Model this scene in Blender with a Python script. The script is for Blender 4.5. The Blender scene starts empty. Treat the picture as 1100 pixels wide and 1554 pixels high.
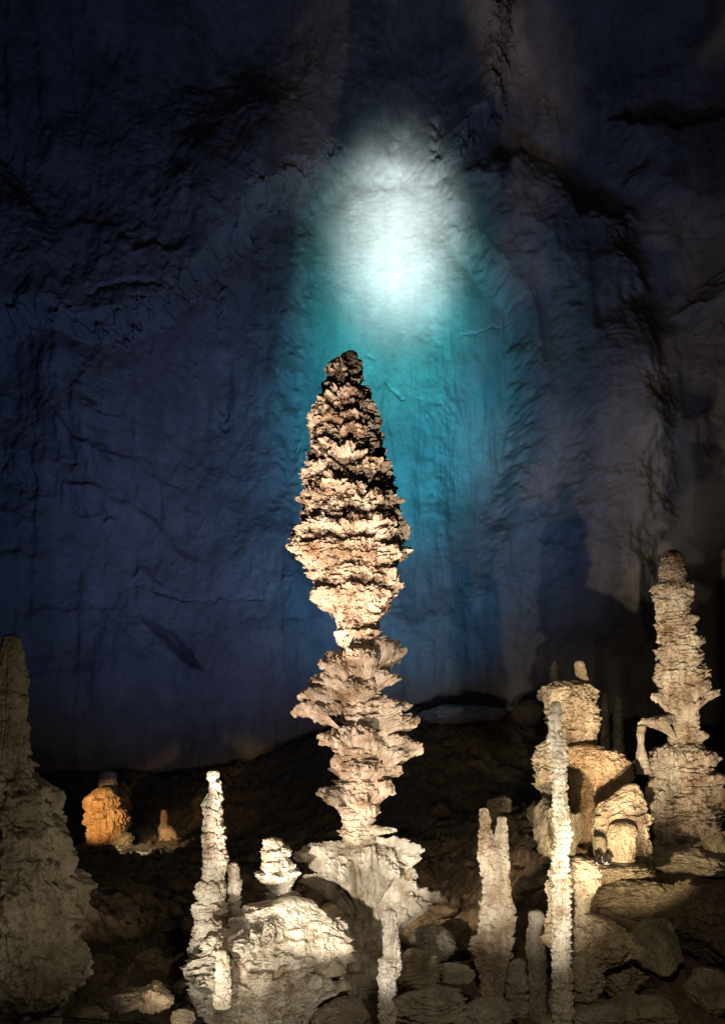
import bpy, math, random
import numpy as np

SC = bpy.context.scene
COL = SC.collection
F = 1350.0            # focal length in photograph pixels (photo 1100 x 1554)
CX, HY = 550.0, 1150.0

# ------------------------------------------------------------------ camera
cam = bpy.data.cameras.new('camera')
cam.sensor_fit = 'VERTICAL'; cam.sensor_height = 36.0; cam.sensor_width = 36.0*1100/1554
cam.lens = 36.0*F/1554.0
cam.shift_y = (HY-777.0)/1554.0
cam.clip_start = 0.1; cam.clip_end = 400.0
camo = bpy.data.objects.new('camera', cam); COL.objects.link(camo)
camo.rotation_euler = (math.radians(90), 0, 0)
SC.camera = camo

# ------------------------------------------------------------------ world, lamps
W = bpy.data.worlds.new('World'); SC.world = W; W.use_nodes = True
bg = W.node_tree.nodes['Background']
bg.inputs['Color'].default_value = (0.55, 0.65, 1.0, 1); bg.inputs['Strength'].default_value = 0.0016
SC.view_settings.view_transform = 'Standard'; SC.view_settings.look = 'None'
SC.view_settings.exposure = 0.0; SC.view_settings.gamma = 1.0
try:
    SC.cycles.use_denoising = True
    SC.cycles.max_bounces = 4; SC.cycles.diffuse_bounces = 2; SC.cycles.glossy_bounces = 1
except Exception: pass

def P(px, py, Y):
    return np.array([(px-CX)/F*Y, Y, -(py-HY)/F*Y])

def spot(name, loc, aim, watts, col, deg, blend=1.0, size=0.08):
    l = bpy.data.lights.new(name, 'SPOT'); l.energy = watts; l.color = col
    l.spot_size = math.radians(deg); l.spot_blend = blend; l.shadow_soft_size = size
    o = bpy.data.objects.new(name, l); COL.objects.link(o); o.location = tuple(loc)
    from mathutils import Vector
    d = Vector(tuple(aim)) - Vector(tuple(loc))
    o.rotation_euler = d.to_track_quat('-Z', 'Y').to_euler()
    return o

WALL_Y = 46.0
# floodlights on the far wall (stand on the floor behind the formations)
spot('wall_white_lamp', (1.5, 24.0, -1.0), P(602, 380, 47.0), 330000, (.94, 1.0, .98), 11.0, 1.0, 1.6)
spot('wall_mint_lamp', (1.2, 26.0, -.8), P(594, 462, 47.0), 80000, (.12, 1.0, .92), 18, 1.0, 1.6)
spot('wall_teal_lamp', (2.0, 28.0, 0), P(606, 630, 47.0), 46000, (.0, .60, .80), 31, 1.0, 1.6)
spot('wall_blue_left_lamp', (-5.0, 28.0, -1.0), P(260, 700, 47), 2700, (.18, .36, 1.0), 80, 1.0, 2.0)
spot('wall_blue_low_lamp', (0.5, 28.5, 0.2), P(590, 780, 47), 5200, (.0, .50, 1.0), 56, 1.0, 1.0)
spot('wall_blue_right_lamp', (8.0, 28.5, 0.0), P(720, 520, 47), 2400, (.22, .42, 1.0), 54, 1.0, 2.0)
spot('wall_violet_lamp', (0.0, 27.5, 0.0), P(520, 500, 47), 3300, (.32, .44, 1.0), 98, 1.0, 2.0)
# floodlights on the formations, with added fill lights among them
spot('peach_lamp', (-2.35, 9.0, -3.1), (-.15, 14, 4.1), 8000, (1.0, .74, .56), 22, .35, .05)
spot('peach_fill', (-.9, 6.2, -2.8), (-.1, 14, 4.1), 6200, (1.0, .77, .61), 18, .4, .05)  # added frontal fill, softens the harsh blacks on the crown
spot('peach_low_lamp', (-2.5, 7.6, -2.9), (.0, 14, .6), 4200, (1.0, .76, .60), 25, .5, .05)
spot('stem_lamp', (-1.15, 12.0, -2.35), (.05, 14, .7), 620, (1.0, .77, .60), 66, .7, .05)
spot('cream_lamp', (-2.0, 7.4, -3.1), (-1.75, 11.3, -1.15), 1150, (1.0, .89, .72), 52, .9, .05)
spot('fan_lamp', (-1.2, 4.6, -1.56), (.0, 14, -1.8), 5600, (1.0, .88, .70), 14, .5, .05)
spot('front_fill', (-.9, 5.4, -2.5), (.33, 10, -2.1), 1500, (1.0, .92, .80), 16, .8, .05)  # added fill to brighten the slim front stalagmite
spot('mound_fill', (-1.0, 6.2, -2.9), (-1.5, 10.3, -2.5), 330, (1.0, .88, .70), 46, .9, .05)  # added fill for the dark lower half of the mound
spot('right_white_lamp', (1.0, 5.6, -2.9), (1.95, 11.6, -.85), 4600, (1.0, .89, .70), 36, .9, .05)
spot('right_warm_lamp', (1.8, 6.0, -2.9), (5.15, 16.3, .8), 8000, (1.0, .80, .56), 24, .8, .05)
spot('right_near_lamp', (3.05, 12.3, -2.0), (5.2, 16.4, .4), 650, (1.0, .77, .50), 90, .6, .05)
spot('orange_lamp', (-9.8, 27.2, -1.7), (-9.2, 32, -2.05), 1500, (1.0, .58, .24), 30, .6, .08)
spot('rust_fill', (-7.9, 29.9, -2.3), (-7.2, 33, -2.7), 170, (1.0, .55, .25), 46, .6, .08)  # added fill for the small stalagmite that the orange spot misses
spot('ledge_lamp', (-8.0, 29.2, -2.4), (-7.8, 31.2, -3.4), 260, (1.0, .88, .62), 60, .6, .05)
spot('left_dim_lamp', (-1.2, 5.0, -2.2), (-4.0, 9.4, .3), 165, (1.0, .86, .60), 60, .8, .2)
spot('floor_fill', (0.5, 3.0, 1.8), (1.6, 12.5, -3.2), 850, (1.0, .84, .60), 80, 1.0, .3)  # added unseen fill in mid-air, lifts the dark floor and boulders
spot('slope_fill', (.7, 15.6, -2.3), (3.0, 30, -1.2), 900, (1.0, .78, .52), 100, 1.0, .2)  # added fill hidden behind the foot, lifts the black slope
spot('slope_left_fill', (-5.5, 15.0, -2.2), (-6.5, 28, -2.2), 200, (1.0, .78, .52), 80, 1.0, .2)  # added unseen fill for the left part of the slope

# ------------------------------------------------------------------ noise
def _hash(i, j, k, s):
    h = (i.astype(np.int64)*374761393 + j.astype(np.int64)*668265263 + k.astype(np.int64)*2147483647 + int(s)*974634533) & 0xffffffff
    h = ((h ^ (h >> 13))*1274126177) & 0xffffffff
    h = ((h ^ (h >> 16))*2246822519) & 0xffffffff
    return ((h ^ (h >> 15)) & 0xffffff).astype(np.float64)/float(0xffffff)*2-1

def vn(x, y, z, s=0):
    x, y, z = np.broadcast_arrays(np.asarray(x, float), np.asarray(y, float), np.asarray(z, float))
    xi, yi, zi = np.floor(x), np.floor(y), np.floor(z)
    fx, fy, fz = x-xi, y-yi, z-zi
    u, v, w = [f*f*f*(f*(f*6-15)+10) for f in (fx, fy, fz)]
    r = 0
    for a in (0, 1):
        for b in (0, 1):
            for c in (0, 1):
                r = r + (u if a else 1-u)*(v if b else 1-v)*(w if c else 1-w)*_hash(xi+a, yi+b, zi+c, s)
    return r

def fbm(x, y, z, s=0, o=4, g=.5):
    r, a, n = 0, 1.0, 0.0
    for i in range(o):
        r = r + a*vn(np.asarray(x)*2.03**i+i*7.1, np.asarray(y)*2.03**i+i*3.7, np.asarray(z)*2.03**i+i*5.3, s+i)
        n += a; a *= g
    return r/n*1.5

def ss(a, b, x):
    t = np.clip((x-a)/(b-a), 0, 1); return t*t*(3-2*t)

# ------------------------------------------------------------------ materials
def rock_mat(name, c1, c2, c3, scale=1.0, bump=.35, rough=.72, streak=.3, spec=.35):
    m = bpy.data.materials.new(name); m.use_nodes = True
    nt = m.node_tree; N = nt.nodes; L = nt.links
    b = N['Principled BSDF']; b.inputs['Roughness'].default_value = rough
    if 'Specular IOR Level' in b.inputs: b.inputs['Specular IOR Level'].default_value = spec
    geo = N.new('ShaderNodeNewGeometry')
    mp = N.new('ShaderNodeMapping'); L.new(geo.outputs['Position'], mp.inputs['Vector'])
    n1 = N.new('ShaderNodeTexNoise'); n1.inputs['Scale'].default_value = 1.7*scale; n1.inputs['Detail'].default_value = 8; n1.inputs['Roughness'].default_value = .65
    L.new(mp.outputs[0], n1.inputs['Vector'])
    r = N.new('ShaderNodeValToRGB'); e = r.color_ramp.elements
    e[0].position = .34; e[0].color = (*c1, 1); e[1].position = .52; e[1].color = (*c2, 1)
    e2 = r.color_ramp.elements.new(.68); e2.color = (*c3, 1)
    L.new(n1.outputs['Fac'], r.inputs['Fac'])
    # streaks running down the rock (mineral stains)
    mp2 = N.new('ShaderNodeMapping'); mp2.inputs['Scale'].default_value = (7*scale, 7*scale, .7*scale); L.new(geo.outputs['Position'], mp2.inputs['Vector'])
    n2 = N.new('ShaderNodeTexNoise'); n2.inputs['Scale'].default_value = 1.0; n2.inputs['Detail'].default_value = 5
    L.new(mp2.outputs[0], n2.inputs['Vector'])
    mr = N.new('ShaderNodeMapRange'); mr.inputs['From Min'].default_value = .35; mr.inputs['From Max'].default_value = .65
    mr.inputs['To Min'].default_value = 1-streak; mr.inputs['To Max'].default_value = 1.0
    L.new(n2.outputs['Fac'], mr.inputs['Value'])
    mx = N.new('ShaderNodeMix'); mx.data_type = 'RGBA'; mx.blend_type = 'MULTIPLY'; mx.inputs['Factor'].default_value = 1.0
    L.new(r.outputs['Color'], mx.inputs['A']); L.new(mr.outputs['Result'], mx.inputs['B'])
    L.new(mx.outputs['Result'], b.inputs['Base Color'])
    # bump
    n3 = N.new('ShaderNodeTexNoise'); n3.inputs['Scale'].default_value = 16*scale; n3.inputs['Detail'].default_value = 9; n3.inputs['Roughness'].default_value = .7
    L.new(geo.outputs['Position'], n3.inputs['Vector'])
    v = N.new('ShaderNodeTexVoronoi'); v.inputs['Scale'].default_value = 22*scale; L.new(geo.outputs['Position'], v.inputs['Vector'])
    ad = N.new('ShaderNodeMath'); ad.operation = 'MULTIPLY_ADD'; ad.inputs[1].default_value = .35
    L.new(v.outputs['Distance'], ad.inputs[0]); L.new(n3.outputs['Fac'], ad.inputs[2])
    bp = N.new('ShaderNodeBump'); bp.inputs['Strength'].default_value = bump; bp.inputs['Distance'].default_value = .05/scale
    L.new(ad.outputs[0], bp.inputs['Height']); L.new(bp.outputs['Normal'], b.inputs['Normal'])
    return m

M_LIME = rock_mat('limestone', (.20, .125, .07), (.45, .37, .28), (.58, .52, .43), 1.3, .5, streak=.4)
M_CREAM = rock_mat('cream_calcite', (.24, .175, .11), (.50, .45, .37), (.62, .58, .51), 1.6, .5, streak=.35)
M_TAN = rock_mat('tan_calcite', (.20, .14, .08), (.42, .33, .22), (.52, .43, .31), 1.2, .5, streak=.3)
M_KHAKI = rock_mat('khaki_limestone', (.13, .11, .07), (.27, .23, .15), (.36, .31, .21), 1.0, .6, streak=.3)
M_ORANGE = rock_mat('orange_calcite', (.26, .14, .06), (.48, .32, .16), (.56, .42, .25), .7, .4, streak=.35)
M_BUFF = rock_mat('buff_calcite', (.24, .14, .07), (.46, .32, .18), (.54, .40, .25), 1.0, .5, streak=.25)
M_BEIGE = rock_mat('beige_limestone', (.20, .17, .12), (.38, .33, .25), (.46, .41, .32), 1.0, .6, streak=.3)
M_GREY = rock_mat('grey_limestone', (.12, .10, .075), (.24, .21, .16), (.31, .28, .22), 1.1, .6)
M_DARK = rock_mat('brown_cave_rock', (.07, .05, .03), (.13, .10, .06), (.18, .145, .09), .8, .7)
M_WALL = rock_mat('cave_wall_rock', (.19, .178, .172), (.255, .24, .235), (.30, .286, .278), .16, .2, streak=.22)
M_FLOOR = rock_mat('cave_floor_earth', (.07, .05, .03), (.125, .09, .055), (.17, .13, .08), .9, .8)

def plain(name, c, rough=.5, metal=0.0):
    m = bpy.data.materials.new(name); m.use_nodes = True
    b = m.node_tree.nodes['Principled BSDF']; n = m.node_tree.nodes.new('ShaderNodeTexNoise'); n.inputs['Scale'].default_value = 30
    r = m.node_tree.nodes.new('ShaderNodeValToRGB')
    r.color_ramp.elements[0].color = tuple(x*.7 for x in c)+(1,); r.color_ramp.elements[1].color = tuple(c)+(1,)
    m.node_tree.links.new(n.outputs['Fac'], r.inputs['Fac']); m.node_tree.links.new(r.outputs['Color'], b.inputs['Base Color'])
    b.inputs['Roughness'].default_value = rough; b.inputs['Metallic'].default_value = metal
    return m
M_BLACK = plain('black_metal', (.02, .02, .02), .5, .3)
M_WHITE = plain('white_enamel', (.8, .78, .72), .4)
M_ROPE = plain('grey_steel_cable', (.72, .70, .64), .4, .2)
M_GLASS = plain('dark_lens_glass', (.03, .03, .035), .1)

# ------------------------------------------------------------------ mesh helpers
def mesh_obj(name, co, faces, mat, base=(0, 0, 0), parent=None, smooth=False):
    """faces: (n,4) array or list of arrays"""
    co = np.asarray(co, float)-np.asarray(base, float)
    me = bpy.data.meshes.new(name)
    if not isinstance(faces, list): faces = [faces]
    nl = sum(f.size for f in faces); nf = sum(len(f) for f in faces)
    me.vertices.add(len(co)); me.vertices.foreach_set('co', co.astype(np.float32).ravel())
    me.loops.add(nl); me.polygons.add(nf)
    me.loops.foreach_set('vertex_index', np.concatenate([f.ravel() for f in faces]).astype(np.int32))
    st = []; k = 0
    for f in faces:
        st.append(k+np.arange(len(f))*f.shape[1]); k += f.size
    me.polygons.foreach_set('loop_start', np.concatenate(st).astype(np.int32))
    me.polygons.foreach_set('use_smooth', np.full(nf, smooth))
    me.update(calc_edges=True); me.validate()
    me.materials.append(mat)
    o = bpy.data.objects.new(name, me); COL.objects.link(o)
    if parent is not None:
        o.parent = parent
        o.location = tuple(np.asarray(base)-np.asarray(parent['_base'])) if '_base' in parent else tuple(base)
    else:
        o.location = tuple(base)
    o['_base'] = list(map(float, base))
    return o

def grid_faces(nr, nc, wrap):
    i = np.arange(nr-1)[:, None]; j = np.arange(nc if wrap else nc-1)[None, :]
    j2 = (j+1) % nc
    a = i*nc+j; b = i*nc+j2; c = (i+1)*nc+j2; d = (i+1)*nc+j
    return np.stack([a, b, c, d], -1).reshape(-1, 4)

def tag(o, label, cat, group=None):
    o['label'] = label; o['category'] = cat
    if group: o['group'] = group
    return o

# stacked-layer column: prof rows (py, xl, xr) in photo pixels at distance Y
def column(name, Y, prof, mat, parent=None, depth=1.0, L=.22, amp=.3, k=1.4, pet=2.0, warp=.06, rnd=0.0,
           L2=.06, amp2=.10, flute=.0, rough=.05, rsc=6.0, seed=1, bounds=None, lean=0.0, res=.0011, core=.0,
           nmax=640, cy=0.0, petmin=0.0, edge=0.0, norm=82):
    rng = np.random.RandomState(seed)
    pr = np.array(prof, float)
    s = Y/F
    z_top = -(pr[0, 0]-HY)*s; z_bot = -(pr[-1, 0]-HY)*s
    dz = res*Y*.85
    nz = int((z_top-z_bot)/dz)+2
    z = np.linspace(z_bot, z_top, nz)
    py = HY-z/s
    xl = np.interp(py, pr[:, 0], pr[:, 1]); xr = np.interp(py, pr[:, 0], pr[:, 2])
    xl += 0; c = ((xl+xr)/2-CX)*s; h = np.maximum((xr-xl)/2*s, .004)
    # rounded top
    hd = h.copy()
    w = max(1, int(.12*np.median(h)*2/dz)); ker = np.ones(2*w+1)/(2*w+1)
    hd = np.convolve(np.pad(h, w, mode='edge'), ker, 'valid')
    cap = np.sqrt(np.clip(1-np.clip(1-(z_top-z)/(0.6*h[-1]+1e-6), 0, 1)**2, .0, 1)); h = h*np.maximum(cap, .05); hd = hd*np.maximum(cap, .05)
    nth = int(min(nmax, max(48, 2*math.pi*np.percentile(h, 90)/dz)))
    th = np.arange(nth)/nth*2*math.pi
    T, Z = np.meshgrid(th, z)
    sx, sy = np.sin(T), -np.cos(T)
    H = h[:, None]; HD = (hd*depth)[:, None]; hm = float(np.median(h))
    def layers(Lm, bnd, wr, sd, ptf, kk, pmin):
        if bnd is None:
            b = [z_bot-Lm]
            while b[-1] < z_top+Lm: b.append(b[-1]+Lm*rng.uniform(.45, 1.6))
            b = np.array(b)
        else:
            b = np.sort(-(np.array(bnd, float)-HY)*s)
            b = np.concatenate([[z_bot-Lm], b, [z_top+Lm]])
        u = Z + wr*fbm(sx*1.3+sd, sy*1.3, Z/Lm*.35, sd, 3) + wr*.25*vn(sx*5, sy*5, Z/Lm*.5, sd+9)
        i = np.clip(np.searchsorted(b, u, side='right')-1, 0, len(b)-2)
        p = np.clip((u-b[i])/(b[i+1]-b[i]), 0, 1)
        a = np.clip(.62+.8*fbm(sx*ptf, sy*ptf, i*3.17+Z/Lm*.9, sd+20, 3), pmin, 1)
        f = (1-rnd)*p**kk + rnd*np.sqrt(np.clip(np.sin(math.pi*np.clip(p, 0, 1)), 0, 1))
        if edge > 0:   # ragged scalloped lip
            f = f*(1-edge*np.clip(vn(sx*22, sy*22, i*5.1, sd+3), 0, 1)*p)
        return a*f
    S = layers(L, bounds, warp, seed+1, pet, k, petmin)
    fac = 1-amp+amp*S
    if amp2 > 0:
        fac = fac*(1-amp2+amp2*layers(L2, None, warp*.5, seed+5, pet*2.2, k, 0.0))
    if flute > 0:
        fl = vn(sx*H/hm*9+3, sy*H/hm*9, Z*.9, seed+31)+.6*vn(sx*21, sy*21, Z*1.1, seed+32)
        fac = fac*(1+flute*fl)
    fac = fac/np.percentile(fac, norm)
    X = sx*H*fac; Yy = sy*HD*fac
    X = X+c[:, None]; Yw = Y + cy + lean*(Z-z_bot) + Yy
    n = fbm(X*rsc, Yw*rsc, Z*rsc, seed+40, 4, .6)
    nb = np.abs(fbm(X*rsc*2.3, Yw*rsc*2.3, Z*rsc*2.3, seed+44, 3, .6))
    d = rough*(n-.6*nb)*np.minimum(H, .5)/.5**.5
    X = X+sx*d; Yw = Yw+sy*d; Zz = Z+.5*rough*vn(X*rsc*1.7, Yw*rsc*1.7, Z*rsc*1.7, seed+50)*np.minimum(H, .3)
    co = np.stack([X, Yw, Zz], -1).reshape(-1, 3)
    f = grid_faces(nz, nth, True)
    top = np.array([[c[-1], Y+cy+lean*(z_top-z_bot), z_top+.15*h[-1]], [c[0], Y+cy, z_bot]])
    n0 = len(co); co = np.concatenate([co, top])
    j = np.arange(nth); j2 = (j+1) % nth
    tri = np.concatenate([np.stack([(nz-1)*nth+j, (nz-1)*nth+j2, np.full(nth, n0)], -1), np.stack([j2, j, np.full(nth, n0+1)], -1)])
    base = np.array([c[0], Y, z_bot])
    return mesh_obj(name, co, [f, tri], mat, base, parent)

# flared shelf: lobed calcite plate growing upward and outward from the axis to a rounded lip
def shelf(name, axis, z_root, z_lip, phi, spread, r0, R, mat, parent, lift=0.0, thick=.06, crown=.05, jag=.18, seed=1, p=.65, rough=.02, res=.011, flute=.02, lob=.30, cleft=.5):
    rg = np.random.RandomState(int(seed)+900)
    phi = math.radians(phi); spread = math.radians(spread)
    na = int(max(16, R*spread/res)); nt = int(max(12, math.hypot(R-r0, z_lip-z_root)/res)); nt = min(nt, 110); na = min(na, 240)
    a = np.linspace(-1, 1, na); t = np.linspace(0, 1, nt)
    A, T = np.meshgrid(a, t)
    ang = phi+A*spread/2
    arc = R*spread
    n = max(1.3, arc/lob)
    ua = (A*.5+.5)*n + .32*fbm(A*n*.7, T*.8, 0*A+seed, seed+30, 2) + rg.uniform(0, 1)
    ci = np.floor(ua).astype(int); cf = (ua-ci)*2-1
    dome = np.sqrt(np.clip(1-np.abs(cf)**2.4, 0, 1))
    tab = rg.uniform(-1, 1, (64, 3)); ci = np.clip(ci, 0, 63)
    def cell(k):       # per-lobe value, blended across the clefts
        v0 = tab[ci, k]; nb = tab[np.clip(ci+np.where(cf > 0, 1, -1), 0, 63), k]
        w = ss(.75, 1.25, np.abs(cf)); return v0*(1-w)+nb*w
    edge = (1-.5*np.abs(A)**2.6)*(1+jag*(.8*cell(0)+.35*T**5*fbm(A*spread*6, T*.5, 0*A+seed, seed+5, 3, .6)))
    edge = edge*(1-cleft*.45*(1-dome)*T)
    reach = r0*.6+(R-r0*.6)*np.clip(edge, .2, 1.08)
    hgt = z_lip-z_root
    tilt = ((seed*53 % 17)/17.0-.5)*.2*hgt
    zl = z_lip+lift*(1-np.abs(A)**1.5)+tilt*A+.16*hgt*cell(1)
    r = r0*.6+(reach-r0*.6)*T
    pp = p*(1+.25*cell(2))
    zu = z_root+(zl-z_root)*T**pp
    zu = zu-.13*hgt*(.6+.8*np.abs(cell(0)))*T**5
    zl = zl-.13*hgt*(.6+.8*np.abs(cell(0)))*T**5
    close = 1-np.abs(A)**6
    zt = zl+(thick*np.sqrt(np.clip(1-T**5, 0, 1))+crown*(1-T)**1.3)*close*(.45+.55*dome)
    zt = np.maximum(zt, zu+.003)
    steps = 2.0+(seed*37 % 10)/3.0
    u = T*steps+.8*fbm(A*spread*1.5, T*.8, 0*A+seed, seed+21, 3)
    ru = r*(1+flute*vn(ang*26, T*2.0, 0*A, seed+8)+.05*(u-np.floor(u)-.5)*np.sin(np.pi*T))
    ru = ru+.10*(dome-.6)*np.sin(np.pi*np.clip(T, 0, 1))*(R-r0*.6)
    def pts(rr, zz):
        x = axis[0]+np.sin(ang)*rr; y = axis[1]-np.cos(ang)*rr
        d = rough*(fbm(x*7, y*7, zz*7, seed+12, 5, .65)-.6*np.abs(fbm(x*14, y*14, zz*14, seed+15, 3, .6)))
        return np.stack([x+np.sin(ang)*d*.8, y-np.cos(ang)*d*.8, zz+d*.8], -1)
    co = np.concatenate([pts(ru, zu).reshape(-1, 3), pts(r, zt)[::-1].reshape(-1, 3)])
    f = grid_faces(2*nt, na, False)
    base = np.array([axis[0], axis[1], z_root])
    return mesh_obj(name, co, f, mat, base, parent)

def ico(sub):
    t = (1+5**.5)/2
    v = [(-1, t, 0), (1, t, 0), (-1, -t, 0), (1, -t, 0), (0, -1, t), (0, 1, t), (0, -1, -t), (0, 1, -t), (t, 0, -1), (t, 0, 1), (-t, 0, -1), (-t, 0, 1)]
    f = [(0, 11, 5), (0, 5, 1), (0, 1, 7), (0, 7, 10), (0, 10, 11), (1, 5, 9), (5, 11, 4), (11, 10, 2), (10, 7, 6), (7, 1, 8), (3, 9, 4), (3, 4, 2), (3, 2, 6), (3, 6, 8), (3, 8, 9), (4, 9, 5), (2, 4, 11), (6, 2, 10), (8, 6, 7), (9, 8, 1)]
    v = [np.array(p)/np.linalg.norm(p) for p in v]
    for _ in range(sub):
        mid = {}; nf = []
        def m(a, b):
            k = (min(a, b), max(a, b))
            if k not in mid:
                q = v[a]+v[b]; v.append(q/np.linalg.norm(q)); mid[k] = len(v)-1
            return mid[k]
        for a, b, c in f:
            x, y, z = m(a, b), m(b, c), m(c, a)
            nf += [(a, x, z), (b, y, x), (c, z, y), (x, y, z)]
        f = nf
    return np.array(v), np.array(f)
_ICO = {}
def rock(name, center, size, mat, seed=1, cuts=9, rough=.10, sub=5, rot=0.0, parent=None, strata=0.0):
    if sub not in _ICO: _ICO[sub] = ico(sub)
    v, f = _ICO[sub]
    rng = np.random.RandomState(seed)
    r = np.full(len(v), 1.0)
    for _ in range(cuts):
        n = rng.normal(size=3); n /= np.linalg.norm(n); d = rng.uniform(.55, .9)
        q = v@n
        r = np.minimum(r, np.where(q > .01, d/np.maximum(q, .01), 9))
    q = v*r[:, None]
    q = q*(1+rough*fbm(q[:, 0]*2, q[:, 1]*2, q[:, 2]*2, seed, 5, .6)[:, None])
    if strata:
        u = q[:, 2]*5+fbm(q[:, 0]*1.5, q[:, 1]*1.5, q[:, 2]*1.5, seed+2, 2)*.8
        q[:, :2] *= (1-.6*strata*(u-np.floor(u)))[:, None]
    q = q*(1+.05*fbm(q[:, 0]*7, q[:, 1]*7, q[:, 2]*7, seed+5, 4, .65)[:, None])
    q = q*np.array(size)
    cr, sr = math.cos(rot), math.sin(rot)
    q = np.stack([q[:, 0]*cr-q[:, 1]*sr, q[:, 0]*sr+q[:, 1]*cr, q[:, 2]], -1)
    b = np.array(center, float)-np.array([0, 0, size[2]*.8])
    return mesh_obj(name, q+np.array(center), f, mat, b, parent)

# ------------------------------------------------------------------ cave wall and ceiling (one sheet)
def poly_sd(px, py, poly):
    """signed distance, positive inside"""
    d = np.full(px.shape, 1e9); ins = np.zeros(px.shape, bool)
    n = len(poly)
    for i in range(n):
        x1, y1 = poly[i]; x2, y2 = poly[(i+1) % n]
        ex, ey = x2-x1, y2-y1; wx, wy = px-x1, py-y1
        t = np.clip((wx*ex+wy*ey)/(ex*ex+ey*ey), 0, 1)
        d = np.minimum(d, np.hypot(wx-ex*t, wy-ey*t))
        c = ((y1 > py) != (y2 > py)) & (px < (x2-x1)*(py-y1)/((y2-y1) if y2 != y1 else 1e-9)+x1)
        ins ^= c
    return np.where(ins, d, -d)

def line_sd(px, py, line):
    """distance to a polyline"""
    d = np.full(px.shape, 1e9)
    for (x1, y1), (x2, y2) in zip(line[:-1], line[1:]):
        ex, ey = x2-x1, y2-y1; wx, wy = px-x1, py-y1
        t = np.clip((wx*ex+wy*ey)/(ex*ex+ey*ey), 0, 1)
        d = np.minimum(d, np.hypot(wx-ex*t, wy-ey*t))
    return d

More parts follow.
